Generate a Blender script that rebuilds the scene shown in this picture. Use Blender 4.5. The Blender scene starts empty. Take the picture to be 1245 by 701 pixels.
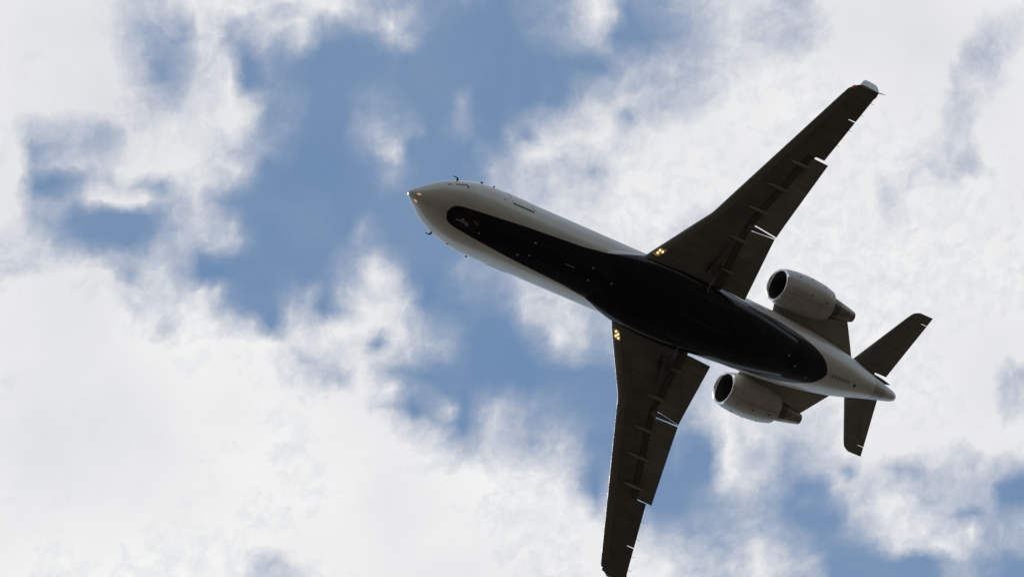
import bpy, bmesh, math, random
from mathutils import Vector, Matrix
R = math.radians
random.seed(7)
scene = bpy.context.scene
C = scene.collection

# ------------------------------------------------------------------ camera
CAM = Vector((0.0, 0.0, 1.7))                        # a photographer standing on the ground
cd = bpy.data.cameras.new('camera'); cam = bpy.data.objects.new('camera', cd); C.objects.link(cam)
cd.sensor_width = 36.0; cd.lens = 182.46; cd.clip_start = 0.5; cd.clip_end = 60000
right = Vector((0.795957, -0.453549, -0.400932)); down = Vector((0.338609, 0.882582, -0.326179)); fwd = Vector((0.501794, 0.123865, 0.856073))
cam.matrix_world = Matrix.Translation(CAM) @ Matrix(((right.x, -down.x, -fwd.x), (right.y, -down.y, -fwd.y), (right.z, -down.z, -fwd.z))).to_4x4()
scene.camera = cam

# ------------------------------------------------------------------ sun, sky and exposure
SUN = Vector((0.117, 0.300, 0.945)).normalized()     # direction towards the sun
sl = bpy.data.lights.new('sun', 'SUN'); sl.energy = 3.2; sl.angle = R(0.5); sl.color = (1.0, 0.95, 0.88)
so = bpy.data.objects.new('sun', sl); C.objects.link(so)
so.rotation_euler = SUN.to_track_quat('Z', 'Y').to_euler(); so.location = (0, 0, 400)
scene.view_settings.view_transform = 'Standard'; scene.view_settings.look = 'None'
scene.view_settings.exposure = 0.0; scene.view_settings.gamma = 1.0
try: scene.view_settings.use_curve_mapping = False
except Exception: pass
scene.cycles.max_bounces = 6; scene.cycles.diffuse_bounces = 3; scene.cycles.sample_clamp_indirect = 8

SKY_STRENGTH = 0.119
# cover of the cloud layer over the field, in percent: 35 bands from north to south, 62 steps each
COVER = """9797979999999996848167789389927877999997745661572611293624122020333269996325375156697178727346469094929799999999999797999788
9797979999999994797554719186908376718292906040434512191504001424333350997404213242587578747470736880959999999999999999858384
9999999999999994616546408768515884829545324044883521090000000130343547650000052434437177676367716771999999999999999971688190
9999999497999992623938348283393377437807000013536908000000000009212435463727223339577988848685869399999999999999999161648397
9797959699999999724937458781720041241200000005170000000000000000001100003043606554596986949890959697969597999999956674778899
9091949999999999727624377877920036170700000709110000000900000000070844434548596672637989919088918893959796989999925166889299
9696999999999999827358728791996726261700001633211000045006000000091865806963656477788192918984838689929591969799936674999995
9898999999999989727974908880998518341300002444482502123713001336537176707234768098979491888787888890909493979899967980999695
9999895864664847808897948675856226260700003354524301152321004724828684867871809397989795909191929594919491939992918379999593
9999993246465262889699979167594633180000051742810000000618264489986572776877929394889599949289909495929592908585856857989595
9695974371626178979999988153684701080000000027552400000028776072726462326787929492899094939488899397979697868175817176819697
9999990709266768846432838372441900000000000114291300000034616273627981778091899190909192908989899498979299728389939289919599
9999994650488999999968446846200000000000000002030000000041726482858388799389939295889792949294899089879896738290929994939494
9793955136051104000935516358721000000000002310050000000229505872809693879097918983717274989597909088869791799490959595979992
7877847136180300001139566172542400000000094222040202060617294557829892959191848177606671999590939387839391838684939293958989
9291797474695549474356531717161100000000264280351000112020284250708984898678776960427180929387868989979284818285919391868787
7271677899999999416967480100000009090012374199761400164036355066837378838680847064517576858983878994939392908688919294898687
8786889999999993806759748567140208506119598493754204172428345569727164557173768281788178838586878891868989868890929396969190
9999999999999996736970928359360600685200589998937211100516204375777852506778728789938779878486848891918684868891949593959592
9999999999999999897963888870596300686577999997876342371505000857637262545872586378676667758692909390958683859398979396979595
9999999999999999999990929396999695776681828625856465452200000018408163545057554051525965817792969289958982859497949494979998
9999999999999999999896949794959496774553838684705332381400000005184145253832463445586373849188879193908990919093959395989999
9999999999999999999999969393949598827551689874421904121001000000000704000031334447586686899489889192909095999796969295999968
9999999999999999999999979597979596908787999989993527110516243324171716000020324541656690878282929184919091959291929597999966
9999999999999999999999989899989498999898999980520032840036624832311914050701183345596090856977868266779192969189979999999573
9999999999999999999999999898979494979997999991807453300059724139433624161105151434466580747880697373809192939296959998999887
9999999999999999999999999795939294999998989999999979614361754338514534060209070431092097679382676578889293949495969799989494
9999999999999999999999999893919094949697969799999993767574827368696948271407050527000091806473396266679497938899938374888889
9999999999999999999999999794919091919294949799999999999487708386738367052100060812000094788669424963814586793753657476676057
9999999999999999999999999896929291909292949899999999969391788286969770004718210500132267786159400612656867817767667170565300
9999999999999999999999979493939492929393959999999999989696899393949599566839290100162030455437132720366967979077546049495300
9999999896969695939798979793919292949495969999999999989798939592959796997261512132413538476236190200004570858778706433185538
9796949692939492899398979994999999979596979799999999989999878894919187889590776464454650445042363511184155708489906266994752
9492929391928889899293939594996659799296969699999999999999939196939187889395967669555448488057364519071214396980829880565156
9391929492918788909387899294887672758094949699999999999999909097959091869292969580646444628578604545030000000000012846422917""".split()

world = bpy.data.worlds.new("World"); scene.world = world; world.use_nodes = True
nt = world.node_tree
for n in list(nt.nodes): nt.nodes.remove(n)
class G:
    """tiny node-graph writer"""
    def __init__(s, t): s.t = t
    def put(s, sock, v):
        if isinstance(v, bpy.types.NodeSocket): s.t.links.new(v, sock)
        elif v is not None: sock.default_value = v
    def m(s, op, a, b=None, c=None, clamp=False):
        n = s.t.nodes.new('ShaderNodeMath'); n.operation = op; n.use_clamp = clamp
        s.put(n.inputs[0], a)
        if b is not None: s.put(n.inputs[1], b)
        if c is not None: s.put(n.inputs[2], c)
        return n.outputs[0]
    def vm(s, op, a, b=None, scale=None):
        n = s.t.nodes.new('ShaderNodeVectorMath'); n.operation = op
        s.put(n.inputs[0], a)
        if b is not None: s.put(n.inputs[1], b)
        if scale is not None: s.put(n.inputs['Scale'], scale)
        return n.outputs['Value'] if op in ('DOT_PRODUCT', 'LENGTH') else n.outputs[0]
    def noise(s, vec, scale, detail=4, rough=0.55, dist=0.0, out='Fac', lac=2.0):
        n = s.t.nodes.new('ShaderNodeTexNoise'); s.put(n.inputs['Vector'], vec)
        n.inputs['Scale'].default_value = scale; n.inputs['Detail'].default_value = detail
        n.inputs['Roughness'].default_value = rough; n.inputs['Distortion'].default_value = dist
        n.inputs['Lacunarity'].default_value = lac
        return n.outputs['Fac' if out == 'Fac' else 'Color']
    def ramp(s, fac, stops, interp='LINEAR'):
        n = s.t.nodes.new('ShaderNodeValToRGB'); cr = n.color_ramp; cr.interpolation = interp
        while len(cr.elements) > 1: cr.elements.remove(cr.elements[-1])
        for k, (p, col) in enumerate(stops):
            if not hasattr(col, '__len__'): col = (col, col, col)
            e = cr.elements[0] if k == 0 else cr.elements.new(p)
            e.position = p; e.color = (*col, 1)
        s.put(n.inputs[0], fac); return n.outputs[0]
    def mix(s, f, a, b):
        n = s.t.nodes.new('ShaderNodeMix'); n.data_type = 'RGBA'
        s.put(n.inputs[0], f); s.put(n.inputs[6], a); s.put(n.inputs[7], b); return n.outputs[2]
    def mr(s, v, a, b, c=0.0, d=1.0, smooth=False):
        n = s.t.nodes.new('ShaderNodeMapRange'); n.interpolation_type = 'SMOOTHSTEP' if smooth else 'LINEAR'
        s.put(n.inputs[0], v)
        for i, x in zip((1, 2, 3, 4), (a, b, c, d)): s.put(n.inputs[i], x)
        return n.outputs[0]
    def sep(s, v):
        n = s.t.nodes.new('ShaderNodeSeparateXYZ'); s.put(n.inputs[0], v); return n.outputs
    def comb(s, x, y, z):
        n = s.t.nodes.new('ShaderNodeCombineXYZ')
        for i, q in enumerate((x, y, z)): s.put(n.inputs[i], q)
        return n.outputs[0]

def build_sky():
    g = G(nt)
    tc = nt.nodes.new('ShaderNodeTexCoord'); d = tc.outputs['Generated']
    x, y, z = g.sep(d)[0:3]
    zz = g.m('MAXIMUM', z, 0.06)
    px = g.m('DIVIDE', x, zz); py = g.m('DIVIDE', y, zz)            # where the ray meets the level cloud layer
    p = g.comb(px, py, 0.0)
    # the chart of cover lies on that layer; the two axes run with the wind streets
    s = g.m('ADD', g.vm('DOT_PRODUCT', p, (3.44251, -1.97056, 0)), -1.24124)
    t = g.m('ADD', g.vm('DOT_PRODUCT', p, (2.60006, 6.78972, 0)), -2.01061)
    # billow the edges
    w1 = g.noise(p, 14.0, 5, 0.58, out='Color'); w2 = g.noise(g.vm('ADD', p, (3.1, 7.7, 1.3)), 75.0, 5, 0.6, out='Color')
    w1x, w1y, _ = g.sep(w1)[0:3]; w2x, w2y, _ = g.sep(w2)[0:3]
    def warp(v, a, ka, b, kb):
        return g.m('ADD', g.m('ADD', v, g.m('MULTIPLY', g.m('SUBTRACT', a, 0.5), ka)), g.m('MULTIPLY', g.m('SUBTRACT', b, 0.5), kb))
    sw = warp(s, w1x, 0.010, w2x, 0.030); tw = warp(t, w1y, 0.018, w2y, 0.053)
    tj = g.m('MULTIPLY', g.m('MINIMUM', g.m('MAXIMUM', tw, 0.0), 1.0), 34.0)
    # three bands ride in the red, green and blue of one ramp; a ramp holds 32 stops, so west and east halves
    rows = [[int(row[2 * i:2 * i + 2]) / 99.0 for i in range(62)] for row in COVER]
    while len(rows) % 3: rows.append(rows[-1])
    s1 = g.mr(sw, 0.0, 31 / 61.0); s2 = g.mr(sw, 31 / 61.0, 1.0); east = g.m('GREATER_THAN', sw, 31 / 61.0)
    tv = g.comb(tj, tj, tj)
    cover = None
    for k in range(0, len(rows), 3):
        c1 = g.ramp(s1, [(i / 31.0, tuple(rows[k + q][i] for q in range(3))) for i in range(32)])
        c2 = g.ramp(s2, [(i / 30.0, tuple(rows[k + q][31 + i] for q in range(3))) for i in range(31)])
        c = g.mix(east, c1, c2)
        hat = g.vm('MAXIMUM', g.vm('SUBTRACT', (1.0, 1.0, 1.0), g.vm('ABSOLUTE', g.vm('SUBTRACT', tv, (float(k), k + 1.0, k + 2.0)))), (0.0, 0.0, 0.0))
        term = g.vm('DOT_PRODUCT', c, hat)
        cover = term if cover is None else g.m('ADD', cover, term)
    # the rest of the sky: the same broken layer going on
    far = g.mr(g.noise(p, 3.0, 6, 0.6), 0.42, 0.6, 0.0, 1.0)
    box = g.m('MAXIMUM', g.m('ABSOLUTE', g.m('SUBTRACT', s, 0.5)), g.m('ABSOLUTE', g.m('SUBTRACT', t, 0.5)))
    out_ = g.mr(box, 0.52, 0.85, 0.0, 1.0, smooth=True)
    cover = g.m('ADD', g.m('MULTIPLY', cover, g.m('SUBTRACT', 1.0, out_)), g.m('MULTIPLY', far, out_))
    # wisps
    wv = g.vm('ADD', p, g.vm('SCALE', g.vm('SUBTRACT', w2, (0.5, 0.5, 0.5)), scale=0.012))
    fine = g.noise(wv, 60.0, 7, 0.6)
    fine2 = g.noise(g.vm('ADD', wv, (9.0, 2.0, 0)), 190.0, 6, 0.6)
    det = g.m('ADD', g.m('MULTIPLY', g.m('SUBTRACT', fine, 0.5), 1.1), g.m('MULTIPLY', g.m('SUBTRACT', fine2, 0.5), 0.6))
    edge = g.m('MULTIPLY', g.m('MULTIPLY', cover, g.m('SUBTRACT', 1.15, cover)), 2.6)
    dens = g.m('ADD', cover, g.m('MULTIPLY', det, edge), clamp=True)
    dens = g.mr(dens, 0.05, 0.95, 0.0, 1.0)
    veil = g.m('MULTIPLY', g.mr(g.noise(g.vm('ADD', wv, (5.0, 5.0, 0)), 16.0, 6, 0.62, dist=0.6), 0.40, 0.72, 0.0, 1.0), 0.10)   # thin high haze in the gaps
    alpha = g.m('MULTIPLY', g.m('POWER', dens, 1.3), 0.985)
    alpha = g.m('ADD', alpha, g.m('MULTIPLY', veil, g.m('SUBTRACT', 1.0, alpha)))
    # colour of the cloud itself: thick parts white, thinner ones a little grey
    shade = g.noise(g.vm('ADD', p, (1.7, 4.2, 0)), 14.0, 4, 0.5)
    thick = g.m('MULTIPLY', g.mr(shade, 0.3, 0.7, 0.0, 1.0), 1.0)
    ccol = g.mix(thick, (0.74, 0.745, 0.775, 1), (0.95, 0.945, 0.93, 1))
    thin = g.mr(dens, 0.35, 1.0, 0.0, 1.0)
    ccol = g.mix(thin, (0.69, 0.69, 0.735, 1), ccol)
    skyt = nt.nodes.new('ShaderNodeTexSky'); skyt.sky_type = 'NISHITA'; skyt.sun_disc = False
    skyt.sun_elevation = math.asin(SUN.z); skyt.sun_rotation = math.atan2(SUN.x, SUN.y)
    skyt.altitude = 50; skyt.air_density = 1.0; skyt.dust_density = 0.05; skyt.ozone_density = 0.55
    b1 = nt.nodes.new('ShaderNodeBackground'); nt.links.new(g.vm('MULTIPLY', skyt.outputs[0], (1.0, 1.055, 0.965)), b1.inputs[0]); b1.inputs[1].default_value = SKY_STRENGTH
    b2 = nt.nodes.new('ShaderNodeBackground'); g.put(b2.inputs[0], ccol); b2.inputs[1].default_value = 1.0
    mx = nt.nodes.new('ShaderNodeMixShader'); g.put(mx.inputs[0], alpha)
    nt.links.new(b1.outputs[0], mx.inputs[1]); nt.links.new(b2.outputs[0], mx.inputs[2])
    o = nt.nodes.new('ShaderNodeOutputWorld'); nt.links.new(mx.outputs[0], o.inputs[0])
build_sky()

# ------------------------------------------------------------------ materials
def mat(name, col, rough=0.4, metal=0.0, spec=0.5, coat=0.0, noise=0.0, nscale=3.0, emit=None, estr=0.0, build=None):
    m = bpy.data.materials.new(name); m.use_nodes = True; t = m.node_tree; g = G(t)
    b = t.nodes['Principled BSDF']
    b.inputs['Base Color'].default_value = (*col, 1); b.inputs['Roughness'].default_value = rough
    b.inputs['Metallic'].default_value = metal; b.inputs['Specular IOR Level'].default_value = spec
    b.inputs['Coat Weight'].default_value = coat; b.inputs['Coat Roughness'].default_value = 0.22
    tc = t.nodes.new('ShaderNodeTexCoord'); oc = tc.outputs['Object']
    if noise:
        v = g.vm('MULTIPLY', oc, (0.35, 1.0, 1.0))                   # streaks run with the airflow
        f = g.noise(v, nscale, 6, 0.6)
        k = g.mr(f, 0.3, 0.7, 1.0 - noise, 1.0 + noise * 0.5)
        n = g.vm('SCALE', (*col,), scale=k)
        t.links.new(n, b.inputs['Base Color'])
        g.put(b.inputs['Roughness'], g.mr(f, 0.3, 0.7, rough * 0.85, min(1.0, rough * 1.25)))
    if emit: b.inputs['Emission Color'].default_value = (*emit, 1); b.inputs['Emission Strength'].default_value = estr
    if build: build(g, b, oc)
    return m

# half-angle (degrees from the keel) of the dark belly paint along the body, metres from the nose
BELLY = [(1.44, 0), (1.445, 4.5), (1.465, 8.5), (1.51, 12.3), (1.58, 15.2), (1.70, 17.6), (1.9, 19.6), (2.2, 20.5), (3.4, 24.5), (4.6, 29), (6.2, 33.5), (7.2, 36.5), (8.6, 45.5), (9.4, 54),
         (10.1, 66), (10.8, 80), (14.0, 78), (14.7, 69), (15.6, 63), (16.5, 60.5), (17.8, 53.5), (18.5, 46), (18.9, 39), (19.15, 31), (19.33, 21), (19.42, 12), (19.46, 3), (19.48, 0)]
WHITE = (0.60, 0.59, 0.565); NAVY = (0.004, 0.0045, 0.014)
def livery(g, b, oc):
    x, y, z = g.sep(oc)[0:3]
    ang = g.m('ARCTAN2', g.m('ABSOLUTE', y), g.m('MULTIPLY', z, -1.0))
    lim = g.ramp(g.m('DIVIDE', x, 24.0), [(a / 24.0, q / 90.0) for a, q in BELLY])
    d = g.m('SUBTRACT', g.m('MULTIPLY', lim, math.pi / 2), ang)
    dark = g.mr(d, -0.004, 0.004)
    dark = g.m('MULTIPLY', dark, g.m('LESS_THAN', z, -0.05))
    # grime and faint skin joints
    v = g.vm('MULTIPLY', oc, (0.22, 1.4, 1.4)); f = g.noise(v, 2.6, 7, 0.62)
    f2 = g.noise(oc, 0.9, 4, 0.5)
    k = g.m('MULTIPLY', g.mr(f, 0.3, 0.72, 0.86, 1.04), g.mr(f2, 0.3, 0.7, 0.93, 1.03))
    ring = g.m('ABSOLUTE', g.m('SUBTRACT', g.m('FRACT', g.m('DIVIDE', x, 1.52)), 0.5))
    seam = g.m('MULTIPLY', g.mr(ring, 0.0, 0.006, 1.0, 0.0), 0.22)
    av = g.m('ABSOLUTE', g.m('SUBTRACT', g.m('FRACT', g.m('MULTIPLY', ang, 3.3)), 0.5))
    seam2 = g.m('MULTIPLY', g.mr(av, 0.0, 0.02, 1.0, 0.0), 0.16)
    k = g.m('MULTIPLY', k, g.m('SUBTRACT', 1.0, g.m('MAXIMUM', seam, seam2)))
    # the darker collar ahead of the tail cone
    col = g.m('MULTIPLY', g.mr(x, 22.30, 22.36), g.mr(x, 22.98, 23.04, 1.0, 0.0))
    k = g.m('MULTIPLY', k, g.m('SUBTRACT', 1.0, g.m('MULTIPLY', col, 0.48)))
    wh = g.vm('SCALE', WHITE, scale=k)
    ay = g.m('ABSOLUTE', y)
    def line(v, at, w=0.014): return g.mr(g.m('ABSOLUTE', g.m('SUBTRACT', v, at)), w * .5, w, 1.0, 0.0)
    def band(v, a, b_): return g.m('MULTIPLY', g.m('GREATER_THAN', v, a), g.m('LESS_THAN', v, b_))
    gap = None
    for e in (g.m('MULTIPLY', line(ay, 0.02), band(x, 11.9, 14.3)), g.m('MULTIPLY', line(ay, 0.95), band(x, 11.9, 14.3)), g.m('MULTIPLY', line(x, 11.9), g.m('LESS_THAN', ay, .95)),
              g.m('MULTIPLY', line(x, 14.3), g.m('LESS_THAN', ay, .95)), line(x, 9.6), line(x, 15.7), g.m('MULTIPLY', line(ay, 0.33), band(x, 5.6, 6.5)), g.m('MULTIPLY', line(x, 5.6), g.m('LESS_THAN', ay, .33)), g.m('MULTIPLY', line(x, 6.5), g.m('LESS_THAN', ay, .33)),
              g.m('MULTIPLY', line(ay, 0.28), band(x, 1.8, 2.9)), line(x, 17.3)):
        gap = e if gap is None else g.m('MAXIMUM', gap, e)
    grime = g.mr(g.noise(g.vm('MULTIPLY', oc, (0.3, 2.2, 2.2)), 2.2, 6, 0.65), 0.45, 0.75, 0.0, 1.0)
    nv = g.mix(g.m('MULTIPLY', grime, 0.5), (*NAVY, 1), (0.022, 0.021, 0.020, 1))
    nv = g.mix(g.m('MULTIPLY', gap, 0.55), nv, (0.06, 0.06, 0.062, 1))
    wn = g.mix(dark, wh, nv)
    g.put(b.inputs['Base Color'], wn)
    g.put(b.inputs['Roughness'], g.mr(f, 0.3, 0.7, 0.3, 0.42))
    g.put(b.inputs['Coat Weight'], g.mr(dark, 0, 1, 0.55, 0.30)); g.put(b.inputs['Coat Roughness'], g.mr(dark, 0, 1, 0.22, 0.07)); g.put(b.inputs['Specular IOR Level'], g.mr(dark, 0, 1, 0.5, 0.06)); b.inputs['Coat IOR'].default_value = 1.6
M = {}
M['paint'] = mat('white_and_navy_paint', WHITE, 0.25, coat=1.0, build=livery)
def cowl(g, b, oc):
    x, y, z = g.sep(oc)[0:3]
    def line(v, at, w=0.02): return g.mr(g.m('ABSOLUTE', g.m('SUBTRACT', v, at)), w * .4, w, 1.0, 0.0)
    ln = g.m('MAXIMUM', g.m('MAXIMUM', line(x, 16.98), line(x, 18.35)), g.m('MULTIPLY', line(g.m('ABSOLUTE', y), 2.24), g.m('LESS_THAN', z, 0.5)))
    v = g.vm('MULTIPLY', oc, (0.3, 1.8, 1.8)); f = g.noise(v, 3.0, 7, 0.65)
    soot = g.mr(x, 18.2, 18.95, 0.0, 0.22)
    k = g.m('MULTIPLY', g.mr(f, 0.3, 0.72, 0.74, 1.06), g.m('SUBTRACT', 1.0, g.m('MAXIMUM', g.m('MULTIPLY', ln, 0.4), soot)))
    g.put(b.inputs['Base Color'], g.vm('SCALE', (0.55, 0.535, 0.505), scale=k))
M['nacelle'] = mat('nacelle_paint', (0.62, 0.595, 0.55), 0.36, coat=0.4, build=cowl)
M['pylon'] = mat('pylon_paint', (0.30, 0.285, 0.26), 0.4, noise=0.2, nscale=2.5)
def skin(base, pitch_y, pitch_x, stain=0.3):
    def build(g, b, oc):
        x, y, z = g.sep(oc)[0:3]
        q = g.m('SUBTRACT', x, g.m('MULTIPLY', g.m('ABSOLUTE', y), 0.49))      # runs parallel to the swept spars
        def seam(v, pitch, w):
            f = g.m('ABSOLUTE', g.m('SUBTRACT', g.m('FRACT', g.m('DIVIDE', v, pitch)), 0.5))
            return g.mr(f, 0.0, w / pitch, 1.0, 0.0)
        lines = g.m('MAXIMUM', seam(y, pitch_y, 0.018), seam(q, pitch_x, 0.018))
        v = g.vm('MULTIPLY', oc, (0.25, 1.6, 1.0))
        st = g.noise(v, 2.4, 7, 0.65); bl = g.noise(oc, 0.8, 3, 0.5)
        pn = g.t.nodes.new('ShaderNodeTexWhiteNoise'); pn.noise_dimensions = '2D'
        g.put(pn.inputs['Vector'], g.comb(g.m('FLOOR', g.m('ADD', g.m('DIVIDE', y, pitch_y), .5)), g.m('FLOOR', g.m('ADD', g.m('DIVIDE', q, pitch_x), .5)), 0.0))
        k = g.m('MULTIPLY', g.mr(st, 0.3, 0.72, 1.0 - stain, 1.1), g.mr(bl, 0.3, 0.7, 0.85, 1.1))
        k = g.m('MULTIPLY', k, g.mr(pn.outputs[0], 0.0, 1.0, 0.88, 1.12))
        k = g.m('MULTIPLY', k, g.m('SUBTRACT', 1.0, g.m('MULTIPLY', lines, 0.4)))
        g.put(b.inputs['Base Color'], g.vm('SCALE', base, scale=k)); g.put(b.inputs['Roughness'], g.mr(st, 0.3, 0.7, 0.36, 0.5))
    return build
M['wing'] = mat('dark_grey_wing_skin', (0.15, 0.14, 0.13), 0.42, build=skin((0.142, 0.141, 0.139), 0.83, 0.62))
M['flap'] = mat('grey_flap_skin', (0.17, 0.16, 0.15), 0.42, build=skin((0.180, 0.176, 0.171), 1.1, 5.0, 0.35))
M['tailskin'] = mat('tailplane_skin', (0.2, 0.19, 0.18), 0.42, build=skin((0.200, 0.192, 0.183), 0.95, 0.7, 0.2))
M['cove'] = mat('flap_cove_primer', (0.07, 0.066, 0.06), 0.6)
M['fairing'] = mat('flap_fairing_paint', (0.21, 0.197, 0.18), 0.38, noise=0.15)
M['boot'] = mat('bare_leading_edge', (0.17, 0.16, 0.15), 0.55, metal=0.1, noise=0.1)
M['winglet'] = mat('winglet_white_paint', (0.48, 0.50, 0.50), 0.35, coat=0.2)
M['lip'] = mat('polished_intake_lip', (0.82, 0.81, 0.80), 0.16, metal=1.0)
M['dark'] = mat('black_metal', (0.012, 0.012, 0.013), 0.5)
M['duct'] = mat('intake_duct', (0.05, 0.048, 0.045), 0.5)
M['blade'] = mat('titanium_fan', (0.10, 0.095, 0.09), 0.35, metal=0.9)
def hot(g, b, oc):
    x, y, z = g.sep(oc)[0:3]
    f = g.noise(oc, 5.0, 6, 0.65)
    k = g.m('MULTIPLY', g.mr(f, 0.3, 0.7, 0.55, 1.2), g.m('SUBTRACT', 1.0, g.m('MAXIMUM', g.m('MULTIPLY', g.mr(x, 19.42, 19.45, 1.0, 0.0), 0.5), g.m('MULTIPLY', g.mr(x, 20.18, 20.2), 0.4))))
    g.put(b.inputs['Base Color'], g.vm('SCALE', (0.25, 0.22, 0.195), scale=k))
M['nozzle'] = mat('heat_stained_nozzle', (0.23, 0.20, 0.175), 0.34, metal=0.7, build=hot)
M['tyre'] = mat('tyre_rubber', (0.02, 0.02, 0.02), 0.75)
M['strut'] = mat('gear_strut_metal', (0.25, 0.25, 0.25), 0.3, metal=0.7)
M['well'] = mat('gear_bay_painted_shade', (0.006, 0.006, 0.006), 0.7)  # near-black: shade of the open bay put into the colour
M['knob'] = mat('sensor_dark', (0.01, 0.012, 0.02), 0.85, spec=0.1)
M['antenna'] = mat('antenna_light_grey', (0.22, 0.23, 0.25), 0.4)
M['lens'] = mat('lit_landing_lamp', (0.9, 0.8, 0.6), 0.2, emit=(1.0, 0.70, 0.34), estr=1.35)
M['lensdim'] = mat('lit_nose_lamp', (0.9, 0.8, 0.6), 0.2, emit=(1.0, 0.68, 0.38), estr=0.36)
M['bay'] = mat('glowing_lamp_bay', (0.40, 0.27, 0.15), 0.35, metal=0.5, emit=(1.0, 0.55, 0.2), estr=0.10)  # lamp glow around the lenses, put into the bay's own emission
M['red'] = mat('red_navigation_lamp', (0.5, 0.02, 0.01), 0.2, emit=(1.0, 0.06, 0.02), estr=0.12)
M['green'] = mat('green_navigation_lamp', (0.02, 0.08, 0.04), 0.2, emit=(0.1, 1.0, 0.3), estr=0.01)
M['ink'] = mat('dark_lettering', (0.09, 0.09, 0.10), 0.5)
M['glass'] = mat('cockpit_glass', (0.01, 0.012, 0.015), 0.05)
M['finpaint'] = mat('fin_navy_paint', (0.02, 0.025, 0.06), 0.3, coat=0.3)

def ground_nodes(g, b, oc):
    f = g.noise(oc, 0.004, 6, 0.6); f2 = g.noise(oc, 0.15, 6, 0.6)
    c = g.mix(g.mr(f, 0.45, 0.55), (0.036, 0.031, 0.020, 1), (0.064, 0.051, 0.040, 1))
    k = g.mr(f2, 0.3, 0.7, 0.8, 1.15)
    n = g.vm('SCALE', c, scale=k); g.put(b.inputs['Base Color'], n)
M['ground'] = mat('dry_grass_and_soil', (0.2, 0.18, 0.13), 0.95, spec=0.1, build=ground_nodes)

# ------------------------------------------------------------------ helpers
BASE = CAM + Vector((89.76088, 21.81651, 163.27719))        # the nose reference point of the aircraft in the air
def link(name, bm, m, parent=None, smooth=True):
    me = bpy.data.meshes.new(name)
    bmesh.ops.recalc_face_normals(bm, faces=bm.faces[:])
    bm.to_mesh(me); bm.free()
    for mm in (m if isinstance(m, (list, tuple)) else [m]): me.materials.append(mm)
    if smooth:
        for p in me.polygons: p.use_smooth = True
        try: me.set_sharp_from_angle(angle=R(38))
        except Exception: pass
    o = bpy.data.objects.new(name, me); C.objects.link(o)
    if parent: o.parent = parent
    return o
def loft(bm, rings, cap0=True, cap1=True, closed=True, mi=0):
    vs = [[bm.verts.new(p) for p in r] for r in rings]
    n = len(vs[0]); fs = []
    for a, b in zip(vs, vs[1:]):
        for i in range(n if closed else n - 1):
            j = (i + 1) % n
            try: f = bm.faces.new((a[i], a[j], b[j], b[i])); f.material_index = mi; fs.append(f)
            except ValueError: pass
    for c, r in ((cap0, vs[0]), (cap1, vs[-1])):
        if c:
            try: f = bm.faces.new(r); f.material_index = mi
            except ValueError: pass
    return vs
def lerp(a, b, t): return a + (b - a) * t
def table(T, x):
    if x <= T[0][0]: return T[0][1:]
    for p, q in zip(T, T[1:]):
        if x <= q[0]:
            t = (x - p[0]) / (q[0] - p[0]); return tuple(lerp(a, b, t) for a, b in zip(p[1:], q[1:]))
    return T[-1][1:]
def catmull(T, xs):
    """smooth (monotone-limited) interpolation of a table"""
    n = len(T); X = [r[0] for r in T]; out = []
    def slopes(k):
        Y = [r[k] for r in T]; d = [(Y[i + 1] - Y[i]) / (X[i + 1] - X[i]) for i in range(n - 1)]
        m = [d[0]] + [0 if d[i - 1] * d[i] <= 0 else 2 * d[i - 1] * d[i] / (d[i - 1] + d[i]) for i in range(1, n - 1)] + [d[-1]]
        return Y, m
    S = [slopes(k) for k in range(1, len(T[0]))]
    for x in xs:
        i = max(0, min(n - 2, next((q for q in range(n - 1) if x <= X[q + 1]), n - 2)))
        h = X[i + 1] - X[i]; t = (x - X[i]) / h; r = []
        for Y, m in S:
            r.append((2*t**3 - 3*t*t + 1)*Y[i] + (t**3 - 2*t*t + t)*h*m[i] + (-2*t**3 + 3*t*t)*Y[i + 1] + (t**3 - t*t)*h*m[i + 1])
        out.append(r)
    return out
def tube(bm, pts, r, seg=8, cap=True):
    pts = [Vector(p) for p in pts]; rs = r if isinstance(r, (list, tuple)) else [r] * len(pts); rings = []
    for i, p in enumerate(pts):
        d = (pts[min(i + 1, len(pts) - 1)] - pts[max(i - 1, 0)]).normalized()
        u = d.orthogonal().normalized() if i == 0 else (u - d * u.dot(d)).normalized()
        w = d.cross(u)
        rings.append([p + (u * math.cos(a) + w * math.sin(a)) * rs[i] for a in [2 * math.pi * k / seg for k in range(seg)]])
    loft(bm, rings, cap, cap)
def boxm(bm, c, s, rot=None, bev=0.0):
    r = bmesh.ops.create_cube(bm, size=1.0)
    M4 = Matrix.Translation(c) @ (rot.to_4x4() if rot else Matrix()) @ Matrix.Diagonal((*s, 1))
    bmesh.ops.transform(bm, matrix=M4, verts=r['verts'])
    if bev: bmesh.ops.bevel(bm, geom=list({e for v in r['verts'] for e in v.link_edges}), offset=bev, segments=2, affect='EDGES')
def ellip(bm, c, s, rot=None, seg=14):
    r = bmesh.ops.create_uvsphere(bm, u_segments=seg, v_segments=max(6, seg // 2), radius=1.0)
    bmesh.ops.transform(bm, matrix=Matrix.Translation(c) @ (rot.to_4x4() if rot else Matrix()) @ Matrix.Diagonal((*s, 1)), verts=r['verts'])

# ------------------------------------------------------------------ ground (never in the picture, but it lights the belly)
bm = bmesh.new()
N = 24; rr = [0, 60, 250, 1000, 4000, 20000]
rings = [[(r * math.cos(2 * math.pi * i / N), r * math.sin(2 * math.pi * i / N), 0) for i in range(N)] for r in rr[1:]]
loft(bm, rings, cap0=True, cap1=False)
gr = link('ground', bm, M['ground'], smooth=False); gr['kind'] = 'structure'

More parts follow.
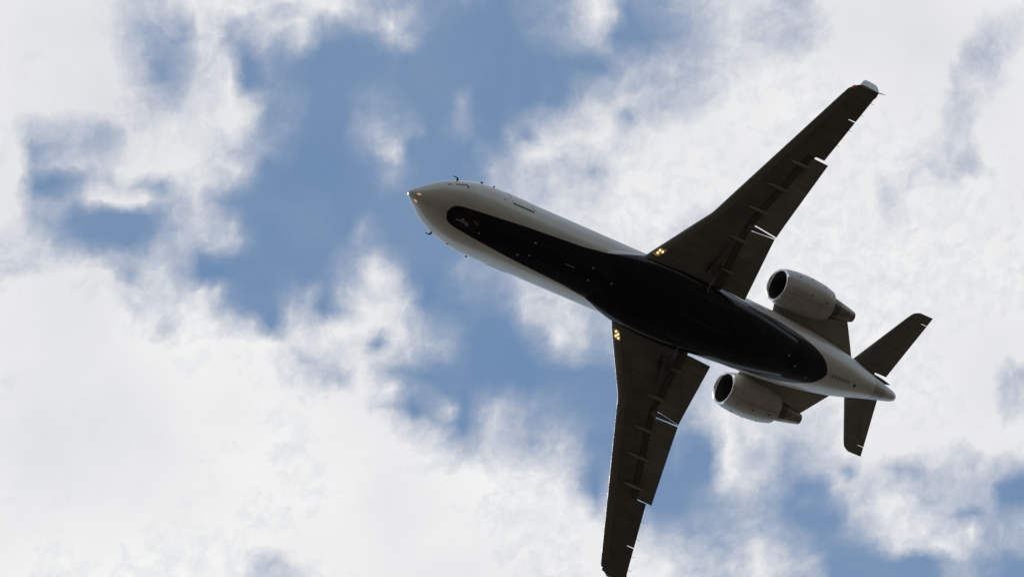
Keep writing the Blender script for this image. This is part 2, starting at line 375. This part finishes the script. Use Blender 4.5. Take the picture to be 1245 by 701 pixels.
# ------------------------------------------------------------------ the aircraft; x aft from the nose, y to starboard, z up
jet = bpy.data.objects.new('airliner', None); C.objects.link(jet); jet.location = BASE
jet.empty_display_size = 2.0
jet['label'] = 'white twin-jet airliner with dark belly and T-tail, seen from below against the clouds'
jet['category'] = 'airplane'

ST = [(0, -.42, -.42, .0), (.04, -.50, -.34, .085), (.12, -.57, -.27, .155), (.25, -.66, -.18, .25), (.5, -.80, -.02, .44), (1, -1.0, .24, .77), (1.5, -1.13, .5, .99), (2, -1.22, .72, 1.15), (2.5, -1.275, .95, 1.26),
      (3, -1.31, 1.15, 1.325), (3.5, -1.33, 1.27, 1.345), (4, -1.34, 1.32, 1.345), (5, -1.345, 1.345, 1.345), (14.5, -1.345, 1.345, 1.345), (15.8, -1.31, 1.345, 1.315), (17, -1.24, 1.345, 1.28),
      (18, -1.12, 1.345, 1.23), (19, -.92, 1.345, 1.13), (20, -.67, 1.33, .995), (21, -.38, 1.28, .815), (22, -.06, 1.22, .575), (23, .26, 1.12, .35), (23.5, .44, 1.0, .24), (23.75, .57, .90, .14), (23.83, .74, .76, .005)]
def fus(x):
    zb, zt, w = catmull(ST, [x])[0]; return zb, zt, w
def fpt(x, deg, off=0.0):
    """point on the skin; deg from the keel, negative to port"""
    zb, zt, w = fus(x); zm = (zb + zt) / 2; h = (zt - zb) / 2; a = R(deg)
    # the angle in the paint table is measured about z = 0
    p = Vector((x, w * math.sin(a), zm - h * math.cos(a)))
    n = Vector((0, math.sin(a) / max(w, 1e-3), -math.cos(a) / max(h, 1e-3))).normalized()
    return p + n * off
xs = [0.0, .015, .04, .08, .12, .18, .25, .35] + [.5 + .25 * i for i in range(19)] + [5.5 + .5 * i for i in range(18)] + [14.5 + .25 * i for i in range(36)] + [23.5, 23.6, 23.68, 23.75, 23.79, 23.83]
xs = sorted(set(round(x, 3) for x in xs))
bm = bmesh.new(); NS = 96
rings = [[fpt(x, 360.0 * k / NS) for k in range(NS)] for x in xs if x > 0.005]
vs = loft(bm, rings, False, True)
tip = bm.verts.new((0, 0, -.42))
for k in range(NS): bm.faces.new((tip, vs[0][k], vs[0][(k + 1) % NS]))
fuselage = link('fuselage', bm, M['paint'], jet)

def skin_patch(name, x0, x1, a0, a1, off, m, parent, nx=8, na=6, thick=0.02):
    bm = bmesh.new()
    def pt(i, j, o): return fpt(lerp(x0, x1, i / nx), lerp(a0, a1, j / na), o)
    T = [[bm.verts.new(pt(i, j, off)) for j in range(na + 1)] for i in range(nx + 1)]
    B = [[bm.verts.new(pt(i, j, off - thick)) for j in range(na + 1)] for i in range(nx + 1)]
    for i in range(nx):
        for j in range(na):
            bm.faces.new((T[i][j], T[i + 1][j], T[i + 1][j + 1], T[i][j + 1])); bm.faces.new((B[i][j], B[i][j + 1], B[i + 1][j + 1], B[i + 1][j]))
    for i in range(nx):
        bm.faces.new((T[i][0], B[i][0], B[i + 1][0], T[i + 1][0])); bm.faces.new((T[i][na], T[i + 1][na], B[i + 1][na], B[i][na]))
    for j in range(na):
        bm.faces.new((T[0][j], T[0][j + 1], B[0][j + 1], B[0][j])); bm.faces.new((T[nx][j], B[nx][j], B[nx][j + 1], T[nx][j + 1]))
    return link(name, bm, m, parent)

# passenger door on the port side with its dark lower seam
door = skin_patch('passenger_door', 3.98, 4.95, -63, -128, 0.014, M['paint'], fuselage, 8, 14)
skin_patch('door_seam', 4.0, 4.93, -60.6, -62.6, 0.02, M['ink'], fuselage, 8, 2)
skin_patch('door_seam', 4.955, 4.985, -63, -128, 0.008, M['ink'], fuselage, 2, 14)
skin_patch('service_door', 4.3, 5.2, 75, 120, 0.012, M['paint'], fuselage, 8, 10)
# windscreen and cabin windows are out of sight from below; a step to the side finds the windscreen
for a0, a1 in ((-170, -150), (-148, -122), (150, 170), (122, 148)):
    skin_patch('windscreen', 2.15, 2.85, a0, a1, 0.012, M['glass'], fuselage, 6, 6)

# wing-body fairing under the centre section
FT = [(8.3, 1.02, -1.20, -.5), (8.9, 1.16, -1.33, -.5), (9.6, 1.30, -1.43, -.5), (10.4, 1.42, -1.49, -.5), (11.5, 1.47, -1.54, -.45), (12.6, 1.43, -1.55, -.42), (13.6, 1.32, -1.54, -.42), (14.6, 1.25, -1.51, -.45), (15.4, 1.18, -1.46, -.5), (16.2, 1.07, -1.38, -.5), (17.0, .93, -1.25, -.55), (17.6, .80, -1.12, -.6)]
bm = bmesh.new(); rings = []
fx = [8.3 + .25 * i for i in range(38)]
for x in fx:
    if x > 17.6: break
    w, zb, zt = catmull(FT, [x])[0]; zc = -.72; r = []
    for k in range(72):
        a = 2 * math.pi * k / 72; ca, sa = math.cos(a), math.sin(a); e = 2 / 2.5
        yy = w * abs(sa) ** e * (1 if sa > 0 else -1); v = abs(ca) ** e
        r.append((x, yy, zc - v * (zc - zb) if ca > 0 else zc + v * (zt - zc)))
    rings.append(r)
loft(bm, rings)
link('belly_fairing', bm, M['paint'], jet)

# airfoil: list of (chord fraction, z fraction of chord), lower then upper, starting at trailing edge lower
def naca(t, camber=0.015, n=18):
    def th(x): return 5 * t * (.2969 * math.sqrt(x) - .126 * x - .3516 * x * x + .2843 * x ** 3 - .1015 * x ** 4)
    xsn = [0.5 * (1 - math.cos(math.pi * i / n)) for i in range(n + 1)]
    cm = lambda x: camber * 4 * x * (1 - x)
    return xsn, th, cm

def wingz(y):
    T = [(0, -.88), (1.31, -.80), (3.78, -.70), (10.23, -.20), (12, -.07)]
    return table(T, abs(y))[0]
def wingle(y):                                            # leading edge, rounded a little at the kink
    y = abs(y); k = 3.86
    inner = 9.86 + (y - 1.31) * .728; outer = 11.72 + (y - k) * .4905
    d = y - k; s = .25
    return lerp(inner, outer, 0.5 + 0.5 * math.tanh(d / s)) if abs(d) < 1 else (inner if d < 0 else outer)
def wingte(y):                                            # full chord with flaps and aileron home
    y = abs(y)
    return table([(0, 14.55), (1.31, 14.5), (3.9, 14.45), (7.25, 15.19), (10.2, 16.06), (10.6, 16.2)], y)[0]
def tc(y): return lerp(.125, .095, min(1, abs(y) / 10))

def wing_ring(y, s, cut_u=None, cut_l=None):
    """closed section at span y; cut_u / cut_l = x where upper / lower skin stop (flap cove)"""
    le, te, z = wingle(y), wingte(y), wingz(y); c = te - le
    xsn, th, cm = naca(tc(y))
    fu = 1.0 if cut_u is None else (cut_u - le) / c; fl = 1.0 if cut_l is None else (cut_l - le) / c
    up = [(x * fu) for x in xsn][::-1]; lo = [(x * fl) for x in xsn][1:]
    P = [(le + x * c, s * y, z + c * (cm(x) + th(x))) for x in up] + [(le + x * c, s * y, z + c * (cm(x) - th(x))) for x in lo]
    if cut_u is not None:
        zl = z + c * (cm(fl) - th(fl)); zu = z + c * (cm(fu) + th(fu)); zi = z + c * (cm(fl) + th(fl)) - .05
        P += [(cut_l, s * y, zi), (cut_u, s * y, zu - .035)]
    else: P += [(te, s * y, z), (te, s * y, z + .004)]
    return P

def rot2(dx, dz, a): return dx * math.cos(a) + dz * math.sin(a), -dx * math.sin(a) + dz * math.cos(a)
def surf_ring(y, s, le, z, c, t, defl=0.0, camber=.01, n=12, blunt=False):
    xsn, th, cm = naca(t, camber, n); P = []
    for x in xsn[::-1]: P.append((x, cm(x) + th(x)))
    for x in xsn[1:]: P.append((x, cm(x) - th(x) - (0.0008 if x == 1 else 0)))
    out = []
    for x, q in P:
        dx, dz = rot2(x * c, q * c, defl); out.append((le + dx, s * y, z + dz))
    return out

def build_wing(s):
    w = None
    bm = bmesh.new()
    # inboard fixed wing with the flap cove, y .6 .. 7.27
    def cu(y): return table([(0, 13.62), (1.4, 13.62), (3.9, 13.66), (7.27, 14.80)], y)[0]
    def cl(y): return table([(0, 13.1), (1.4, 13.1), (3.9, 13.18), (7.27, 14.45)], y)[0]
    ys = [.6, 1.0, 1.3, 1.7, 2.2, 2.7, 3.1, 3.4, 3.6, 3.75, 3.86, 3.97, 4.1, 4.3, 4.6, 5.1, 5.7, 6.3, 6.8, 7.265]
    allr = [wing_ring(y, s, cu(y), cl(y)) for y in ys]
    # outboard wing: hinge line at 76 per cent in front of the aileron
    def hx(y): return wingle(y) + .77 * (wingte(y) - wingle(y))
    allr += [wing_ring(y, s, hx(y), hx(y) - .004) for y in (7.27, 7.8, 8.4, 9.085)]
    tipy = [9.09, 9.5, 9.9, 10.12]
    rings = [wing_ring(y, s) for y in tipy]
    # rounded wing tip: sections shrink towards the winglet root
    for y, le in ((10.24, 14.93), (10.34, 15.08), (10.42, 15.22)):
        te = 16.10 + (y - 10.12) * .15; z = wingz(y) + (y - 10.12) * .12; c = te - le
        xsn, th, cm = naca(.085)
        P = [(le + x * c, s * y, z + c * (cm(x) + th(x))) for x in xsn[::-1]] + [(le + x * c, s * y, z + c * (cm(x) - th(x))) for x in xsn[1:]]
        P += [(te, s * y, z), (te, s * y, z + .004)]; rings.append(P)
    loft(bm, allr + rings)
    w = link('wing', bm, M['wing'], jet)
    # bare metal leading edge strip, a shell 4 mm proud
    bm = bmesh.new(); rings = []
    for y in [1.55, 1.9, 2.3, 2.8, 3.3, 3.6, 3.75, 3.86, 3.97, 4.1, 4.5, 5.2, 6, 7, 8, 9, 9.9]:
        le, te, z = wingle(y), wingte(y), wingz(y); c = te - le; xsn, th, cm = naca(tc(y)); f = .30 / c
        P = []
        for k in range(13):
            q = 1 - k / 6.0; x = f * q * q
            P.append((le + x * c - .006 * (1 - abs(q)), s * y, z + c * cm(x) + (1 if q > 0 else -1) * (c * th(x) + .005)))
        rings.append(P)
    loft(bm, rings, True, True)
    link('leading_edge', bm, M['boot'], w)
    # flaps, drooped
    D = R(22)
    for y0, y1, nm in ((1.40, 3.79, 'inboard'), (4.08, 7.215, 'outboard')):
        bm = bmesh.new(); rs = []
        for k in range(7):
            y = lerp(y0, y1, k / 6)
            le = table([(1.3, 13.42), (3.9, 13.40), (7.25, 14.60)], y)[0]; c = table([(1.3, 1.03), (3.9, 1.05), (7.25, .70)], y)[0]
            z = wingz(y) - table([(1.3, .10), (3.9, .09), (7.25, .06)], y)[0]
            ring = surf_ring(y, s, le, z, c, .15, D, .02)
            if nm == 'inboard' and k == 6: ring = [(px_, s * (y + .13 * (px_ - le)), pz_) for px_, _, pz_ in ring]
            if nm == 'outboard' and k == 0: ring = [(px_, s * (y - .075 * (px_ - le)), pz_) for px_, _, pz_ in ring]
            rs.append(ring)
        loft(bm, rs); fl = link('flap', bm, M['flap'], w)
        # slim fore-flap vane riding in the slot
        bm = bmesh.new()
        rs = [surf_ring(lerp(y0 + .03, y1 - .03, k / 4), s, table([(1.3, 13.17), (3.9, 13.17), (7.25, 14.42)], lerp(y0, y1, k / 4))[0], wingz(lerp(y0, y1, k / 4)) - .10, .21, .2, R(12), .03) for k in range(5)]
        loft(bm, rs); link('flap_vane', bm, M['cove'], w)
    bm = bmesh.new()
    zc_ = wingz(3.9) - .12
    loft(bm, [[(x, s * (3.915 + .02 * (x - 13.4) - hw), z_ - .03), (x, s * (3.945 + .02 * (x - 13.4) + hw), z_ - .03), (x, s * (3.945 + .02 * (x - 13.4) + hw), z_ + .05), (x, s * (3.915 + .02 * (x - 13.4) - hw), z_ + .05)] for x, hw, z_ in ((13.3, .085, zc_ + .02), (13.7, .07, zc_ - .04), (14.1, .03, zc_ - .18), (14.42, -.005, zc_ - .30))])
    link('flap_seal', bm, M['flap'], w)
    # aileron
    bm = bmesh.new()
    rs = []
    for y in (7.29, 7.9, 8.5, 9.055):
        le, te, z = wingle(y), wingte(y), wingz(y); c = te - le; x0 = .772
        xsn, th, cm = naca(tc(y)); h = th(x0) * c
        n = 6; P = []
        for k in range(n, -1, -1): q = x0 + (1 - x0) * k / n; P.append((le + q * c, s * y, z + c * (cm(q) + th(q))))
        for k in range(0, n + 1): q = x0 + (1 - x0) * k / n; P.append((le + q * c, s * y, z + c * (cm(q) - th(q)) - (.002 if k == n else 0)))
        rs.append(P)
    loft(bm, rs); link('aileron', bm, M['wing'], w)
    # flap track fairings
    for y, xa, xb in ((6.80, 13.75, 14.85), (5.68, 13.25, 14.5), (4.62, 12.9, 14.2), (3.33, 12.62, 14.0), (2.08, 13.0, 14.1)):
        le, te, z = wingle(y), wingte(y), wingz(y); c = te - le; xsn, th, cm = naca(tc(y))
        bm = bmesh.new(); rings = []
        for k in range(15):
            t = k / 14; x = lerp(xa, xb, t); f = (x - le) / c
            zl = z + c * (cm(min(f, .95)) - th(min(f, .95)))
            droop = max(0, t - .35) ** 1.3 * .50
            r = .098 * math.sin(math.pi * min(1, t * .96 + .02)) ** .65 * (1.0 if t < .5 else 1 - .45 * (t - .5) * 2) + .004
            rings.append([(x, s * y + .78 * r * math.sin(a), zl - .02 - droop * .55 - 1.15 * r * math.cos(a)) for a in [2 * math.pi * q / 12 for q in range(12)]])
        loft(bm, rings); link('flap_track_fairing', bm, M['fairing'], w)
    # winglet
    bm = bmesh.new(); rings = []
    for k in range(9):
        t = k / 8; le = 15.22 + .62 * t ** 1.1; te = 16.12 + .28 * t; c = te - le
        y = 10.38 + .05 + .16 * t + .03 * math.sin(t * math.pi); z = wingz(10.4) - .015 + .86 * t
        xsn, th, cm = naca(.08, 0, 10)
        rings.append([(le + x * c, s * (y - c * th(x)), z) for x in xsn[::-1]] + [(le + x * c, s * (y + c * th(x) + .002), z) for x in xsn[1:]])
    loft(bm, rings); link('winglet', bm, M['winglet'], w)
    # navigation lamp in the tip
    bm = bmesh.new(); ellip(bm, (14.98, s * 10.25, wingz(10.2)), (.11, .05, .035), Matrix.Rotation(s * R(52), 3, 'Z')); link('navigation_light', bm, M['red'] if s < 0 else M['green'], w)
    # landing lamps in the wing root, behind their cover
    for k, (dx, dy) in enumerate(((0.0, 0.0), (.12, .17), (-.05, .19)) if s < 0 else ((0, 0), (.10, .12), (-.04, .26), (.10, .32))):
        y = (1.68 if s < 0 else 1.62) + dy * .62; x = wingle(y) + .13 + dx * .7
        le, te, z = wingle(y), wingte(y), wingz(y); c = te - le; xsn, th, cm = naca(tc(y)); f = (x - le) / c
        zl = z + c * (cm(f) - th(f))
        bm = bmesh.new(); ellip(bm, (x, s * y, zl - .012), (.062, .062, .03)); ho = link('landing_light', bm, M['bay'], w)
        bm = bmesh.new(); ellip(bm, (x - .008, s * y, zl - .03), (.050, .050, .026)); link('lamp_lens', bm, M['lens'], ho)
    bm = bmesh.new(); rows = []
    for q in range(5):
        y = lerp(1.56, 1.90, q / 4); row = []
        for r_ in range(6):
            x = wingle(y) + lerp(.05, .28, r_ / 5); le, te, z = wingle(y), wingte(y), wingz(y); c = te - le; xsn, th, cm = naca(tc(y)); f = (x - le) / c
            row.append((x, s * y, z + c * (cm(f) - th(f)) - .010))
        rows.append(row)
    vsr = [[bm.verts.new(p) for p in r] for r in rows]
    for a, b in zip(vsr, vsr[1:]):
        for i in range(5): bm.faces.new((a[i], a[i + 1], b[i + 1], b[i]))
    r = bmesh.ops.solidify(bm, geom=bm.faces[:], thickness=.012)
    link('light_bay', bm, M['bay'], w)
    # main gear bay by the root: door edges, brace, folded leg
    y = 1.25; zb_ = -1.18
    bm = bmesh.new(); tube(bm, [(12.66, s * 1.14, -1.40), (12.70, s * 1.40, -1.30), (12.80, s * 1.68, -1.20)], .022, 6); link('gear_brace', bm, M['strut'], w)
    bm = bmesh.new(); tube(bm, [(12.55, s * 1.75, -1.06), (12.8, s * 2.5, -1.04), (12.95, s * 3.05, -1.02)], [.07, .06, .045], 8)
    tube(bm, [(13.0, s * 1.8, -1.12), (12.85, s * 2.3, -1.05)], .035, 6); tube(bm, [(13.35, s * 1.55, -1.2), (12.9, s * 2.1, -1.08)], .03, 6)
    boxm(bm, (12.7, s * 2.05, -1.03), (.30, .34, .1), Matrix.Rotation(s * .3, 3, 'Z'), .03); link('landing_gear_leg', bm, M['cove'], w)
    return w
for s in (-1, 1):
    w = build_wing(s)
    for y in (8.0, 8.7, 9.4, 9.95):
        bm = bmesh.new(); tube(bm, [(wingte(y) - .02, s * y, wingz(y)), (wingte(y) + .16, s * y, wingz(y) - .01)], [.010, .005], 5); link('static_wick', bm, M['knob'], w)
    bm = bmesh.new(); tube(bm, [(16.1, s * 10.43, wingz(10.2)), (16.42, s * 10.47, wingz(10.2) + .01)], [.022, .008], 5); link('static_wick', bm, M['knob'], w)

# ------------------------------------------------------------------ engines
def revolve(bm, prof, ax0, ax1, seg=48, mi=0):
    """prof: (t along axis in metres, radius); open profile revolved about the axis from ax0 towards ax1"""
    ax0 = Vector(ax0); d = (Vector(ax1) - ax0).normalized(); u = Vector((0, 1, 0)); u = (u - d * u.dot(d)).normalized(); w = d.cross(u)
    rings = [[ax0 + d * t + (u * math.cos(a) + w * math.sin(a)) * r for a in [2 * math.pi * k / seg for k in range(seg)]] for t, r in prof]
    loft(bm, rings, False, False, mi=mi)
for s in (-1, 1):
    a0, a1 = (16.48, s * 2.21, .54), (20.29, s * 2.21, .68)
    bm = bmesh.new()
    revolve(bm, [(.07, .640), (.16, .672), (.35, .712), (.65, .748), (1.05, .765), (1.45, .760), (1.8, .735), (2.1, .695), (2.35, .640), (2.46, .610), (2.46, .585), (2.2, .56), (1.9, .55)], a0, a1)
    nac = link('engine', bm, M['nacelle'], jet)
    bm = bmesh.new()
    revolve(bm, [(.075, .643), (.03, .632), (.005, .612), (0, .592), (.012, .570), (.05, .549), (.10, .535)], a0, a1); link('intake_lip', bm, M['lip'], nac)
    bm = bmesh.new(); revolve(bm, [(.09, .537), (.25, .525), (.5, .53), (.85, .54), (1.0, .54)], a0, a1); link('intake_duct', bm, M['duct'], nac)
    bm = bmesh.new(); d = (Vector(a1) - Vector(a0)).normalized(); u = Vector((0, 1, 0)); u = (u - d * u.dot(d)).normalized(); w_ = d.cross(u); o = Vector(a0) + d * .78
    for k in range(28):
        an = 2 * math.pi * k / 28; e = u * math.cos(an) + w_ * math.sin(an); tdir = d.cross(e)
        q = []
        for r, tw, ch in ((.14, .3, .05), (.34, .8, .06), (.53, 1.1, .07)):
            vdir = tdir * math.cos(tw) * 1 + d * math.sin(tw) * .6
            q.append((o + e * r - tdir * ch * .8 - d * .06, o + e * r + tdir * ch * .8 + d * .06))
        v = [bm.verts.new(p) for pr in q for p in pr]
        bm.faces.new((v[0], v[1], v[3], v[2])); bm.faces.new((v[2], v[3], v[5], v[4]))
    link('fan', bm, M['blade'], nac)
    bm = bmesh.new(); revolve(bm, [(.42, .004), (.46, .05), (.58, .11), (.72, .15), (.86, .16), (.9, .16), (.9, .545)], a0, a1, 36); link('spinner', bm, M['dark'], nac)
    bm = bmesh.new(); revolve(bm, [(1.9, .52), (2.3, .475), (2.6, .44), (3.0, .375), (3.4, .30), (3.7, .237), (3.81, .212), (3.815, .195), (3.72, .195), (3.3, .2)], a0, a1, 36)
    noz = link('exhaust_nozzle', bm, M['nozzle'], nac)
    bm = bmesh.new(); revolve(bm, [(2.05, .57), (2.05, .19), (3.45, .195), (3.46, .12), (3.70, .01)], a0, a1, 36); link('core_plug', bm, M['dark'], nac)
    # access latches and small vents on the cowl
    for tt, an in ((.62, 205), (1.25, 195), (1.9, 200), (1.2, 250), (2.0, 255)):
        an = R(an if s < 0 else 540 - an)
        rr_ = .765 if tt < 1.6 else .725
        p = Vector(a0) + d * tt + (u * math.cos(an) + w_ * math.sin(an)) * (rr_ - .015 if tt > .7 else .735)
        bm = bmesh.new(); ellip(bm, p, (.05, .03, .03), seg=8); link('cowl_latch', bm, M['knob'], nac)
    # pylon: flat, long chord, its trailing edge swept from the nozzle in to the tail
    bm = bmesh.new(); rings = []
    for k in range(9):
        y = lerp(.55, 2.0, k / 8)
        le = table([(.55, 16.95), (1.35, 16.88), (1.66, 16.72), (2.0, 16.9)], y)[0]; te = table([(.55, 21.26), (.82, 21.05), (1.96, 20.18), (2.0, 20.14)], y)[0]
        c = te - le; t = .36 / c; xsn, th, cm = naca(t, 0, 14); z = .60
        rings.append([(le + x * c, s * y, z + c * th(x) * .9) for x in xsn[::-1]] + [(le + x * c, s * y, z - c * th(x) * .9 - .004) for x in xsn[1:]])
    loft(bm, rings); link('engine_pylon', bm, M['pylon'], jet)

# ------------------------------------------------------------------ tail
bm = bmesh.new(); rings = []
for k in range(9):
    t = k / 8; z = lerp(1.0, 3.70, t); le = lerp(18.9, 22.75, t); te = lerp(23.3, 24.95, t); c = te - le; xsn, th, cm = naca(.10 - .0 * t, 0, 14)
    rings.append([(le + x * c, c * th(x), z) for x in xsn[::-1]] + [(le + x * c, -c * th(x) - .002, z) for x in xsn[1:]])
loft(bm, rings); link('tail_fin', bm, M['finpaint'], jet)
# T-tail bullet
bm = bmesh.new(); rings = []
for k in range(19):
    t = k / 18; x = lerp(22.55, 25.42, t); r = .155 * math.sin(math.pi * (t * .97 + .015)) ** .55 if t < .5 else .155 * (1 - ((t - .5) / .5) ** 2.4) + .006
    rings.append([(x, r * math.sin(a), 3.72 - 1.1 * r * math.cos(a)) for a in [2 * math.pi * q / 20 for q in range(20)]])
loft(bm, rings); link('tail_bullet', bm, M['dark'], jet)
def hle(y): return 23.09 + y * (24.80 - 23.09) / 2.93
def hte(y): return 25.03 + y * (25.77 - 25.03) / 3.07
for s in (-1, 1):
    bm = bmesh.new(); rings = []
    ys = [.0, .3, 1.0, 1.8, 2.5, 2.70]
    for y in ys:
        le, te = hle(y), hte(y); c = te - le; xsn, th, cm = naca(.10, 0, 14); fu = .69; z = 3.75
        rings.append([(le + x * fu * c, s * y, z + c * th(x * fu)) for x in xsn[::-1]] + [(le + x * fu * c, s * y, z - c * th(x * fu)) for x in xsn[1:]])
    for y, ld in ((2.70, 0), (2.84, .01), (2.94, .03), (3.0, .09), (3.07, .22)):
        le, te = hle(y) + ld, hte(y); c = te - le; xsn, th, cm = naca(.09, 0, 14)
        rings.append([(le + x * c, s * y, 3.75 + c * th(x)) for x in xsn[::-1]] + [(le + x * c, s * y, 3.75 - c * th(x) - .004) for x in xsn[1:]])
    loft(bm, rings); st = link('tailplane', bm, M['tailskin'], jet)
    bm = bmesh.new(); rings = []
    for y in (.215, .8, 1.6, 2.2, 2.68):
        le, te = hle(y), hte(y); c = te - le; z = 3.745; x0 = .70; xsn, th, cm = naca(.10, 0, 14)
        P = [(le + (x0 + (1 - x0) * k / 5) * c, s * y, z + c * th(x0 + (1 - x0) * k / 5)) for k in range(5, -1, -1)] + [(le + (x0 + (1 - x0) * k / 5) * c, s * y, z - c * th(x0 + (1 - x0) * k / 5) - (.003 if k == 5 else 0)) for k in range(6)]
        rings.append(P)
    loft(bm, rings); link('elevator', bm, M['tailskin'], st)

# ------------------------------------------------------------------ small things on the body
# nose lamps: oval glass in the skin
for a in (-24, 30):
    p = fpt(.30, a, 0.0); n = (fpt(.30, a, 1.0) - p).normalized(); tx = (fpt(.36, a) - fpt(.24, a)).normalized(); ty = n.cross(tx)
    Rm = Matrix((tx, ty, n)).transposed()
    bm = bmesh.new(); ellip(bm, p, (.105, .06, .02), Rm); ho = link('nose_light', bm, M['bay'], fuselage)
    bm = bmesh.new(); ellip(bm, p + n * .008, (.08, .042, .02), Rm); link('lamp_lens', bm, M['lensdim'], ho)
# pitot probes
for s, x, a in ((-1, 1.75, -100), (1, 1.62, 84)):
    p = fpt(x, a); n = (fpt(x, a, 1.0) - p).normalized()
    bm = bmesh.new(); tube(bm, [p - n * .03, p + n * .05, p + n * .085 + Vector((-.04, 0, 0)), p + n * .09 + Vector((-.08, 0, 0)), p + n * .09 + Vector((-.22, 0, 0))], [.045, .036, .03, .02, .014], 8)
    link('pitot_probe', bm, M['knob'], fuselage)
# vanes and static ports
for x, a, r in ((2.9, -104, .05), (3.45, -102, .035), (2.01, -67, .045), (2.35, 70, .05), (3.55, 88, .045), (21.16, 3, .075), (3.6, -62, .03), (15.4, -42, .03), (8.0, 60, .02)):
    p = fpt(x, a); bm = bmesh.new(); n = (fpt(x, a, 1.0) - p).normalized()
    big = abs(a) > 80
    tube(bm, [p - n * .02, p + n * (.055 if big else .012)], [r, r * .8], 10); link('sensor', bm, M['knob'], fuselage)
# blade antennas, drain masts and small belly lamps
for x, a, h, L_ in ((4.74, 17, .05, .10), (5.18, 10.3, .04, .08), (5.18, -10.7, .05, .1), (7.84, -10.5, .05, .08), (7.88, 9.3, .06, .08), (8.84, 0, .05, .1), (17.3, -7, .05, .07), (17.8, 6, .05, .09), (18.6, 20, .05, .08), (2.9, 10, .03, .08)):
    p = fpt(x, a); n = (fpt(x, a, 1.0) - p).normalized()
    bm = bmesh.new(); ellip(bm, p, (L_ * .6, .04, h), seg=10); link('belly_antenna', bm, M['antenna'], fuselage)
p = fpt(6.9, 0); bm = bmesh.new()
loft(bm, [[(6.66, -.012, -1.33), (6.66, .012, -1.33), (7.10, .012, -1.33), (7.10, -.012, -1.33)], [(6.82, -.006, -1.50), (6.82, .006, -1.50), (7.06, .006, -1.50), (7.06, -.006, -1.50)]])
link('blade_antenna', bm, M['antenna'], fuselage)

# nose gear bay with the folded twin wheels showing between the doors
bay = skin_patch('nose_gear_bay', 1.75, 2.75, -9, 13, 0.006, M['well'], fuselage, 8, 8)  # thin patch on the skin, the bay's depth painted dark
for y in (-.03, .22):
    bm = bmesh.new(); revolve(bm, [(-.055, .10), (-.065, .13), (-.05, .17), (-.02, .185), (.02, .185), (.05, .17), (.065, .13), (.055, .10)], (2.33, y, -1.17), (2.33, y + 1, -1.17), 24)
    ty = link('nose_wheel', bm, M['tyre'], fuselage)
    bm = bmesh.new(); revolve(bm, [(-.045, .003), (-.045, .09), (-.055, .10), (.055, .10), (.045, .09), (.045, .003)], (2.33, y, -1.17), (2.33, y + 1, -1.17), 20); link('wheel_rim', bm, M['strut'], ty)
for x, y in ((2.08, .03), (2.3, .13)):
    bm = bmesh.new(); ellip(bm, (x, y, -1.235 - .13 * (x - 2.08)), (.07, .05, .04), seg=10); link('axle_hub', bm, M['antenna'], fuselage)
bm = bmesh.new(); tube(bm, [(1.82, .09, -1.20), (2.3, .09, -1.28)], [.03, .045], 8); tube(bm, [(2.5, -.10, -1.275), (2.72, -.02, -1.30)], .014, 6); link('nose_gear_strut', bm, M['strut'], fuselage)

# faint lettering below the cockpit and on the tail underside: too small to read in the photograph, only its strokes
def strokes(name, x0, x1, a, h, n, m, gapat=(), seed=1):
    rnd = random.Random(seed); bm = bmesh.new(); w = (x1 - x0) / n
    for k in range(n):
        if k in gapat: continue
        xx = x0 + w * k
        for q in range(2):
            xa = xx + w * (.1 + .38 * q); da = rnd.uniform(-.15, .15) * h
            P = [fpt(xa + dx, a + dd, .006) for dx, dd in ((0, -h / 2 + da), (w * .22, -h / 2 + da), (w * .22, h / 2), (0, h / 2))]
            P2 = [fpt(xa + dx, a + dd, .001) for dx, dd in ((0, -h / 2 + da), (w * .22, -h / 2 + da), (w * .22, h / 2), (0, h / 2))]
            loft(bm, [P, P2])
        dd = rnd.choice((-h / 2 + .1 * h, 0, h / 2 - .1 * h))
        P = [fpt(xx + w * u_, a + v_, .007) for u_, v_ in ((.1, dd - .1 * h), (.7, dd - .1 * h), (.7, dd + .1 * h), (.1, dd + .1 * h))]
        P2 = [fpt(xx + w * u_, a + v_, .001) for u_, v_ in ((.1, dd - .1 * h), (.7, dd - .1 * h), (.7, dd + .1 * h), (.1, dd + .1 * h))]
        loft(bm, [P, P2])
    return link(name, bm, m, fuselage, smooth=False)
strokes('lettering', 1.24, 2.04, -74, 6.0, 10, M['ink'], (2, 3), 4)
strokes('lettering', 19.75, 20.9, -1, 9, 6, mat('faded_lettering', (0.24, 0.235, 0.22), .5), (), 9)
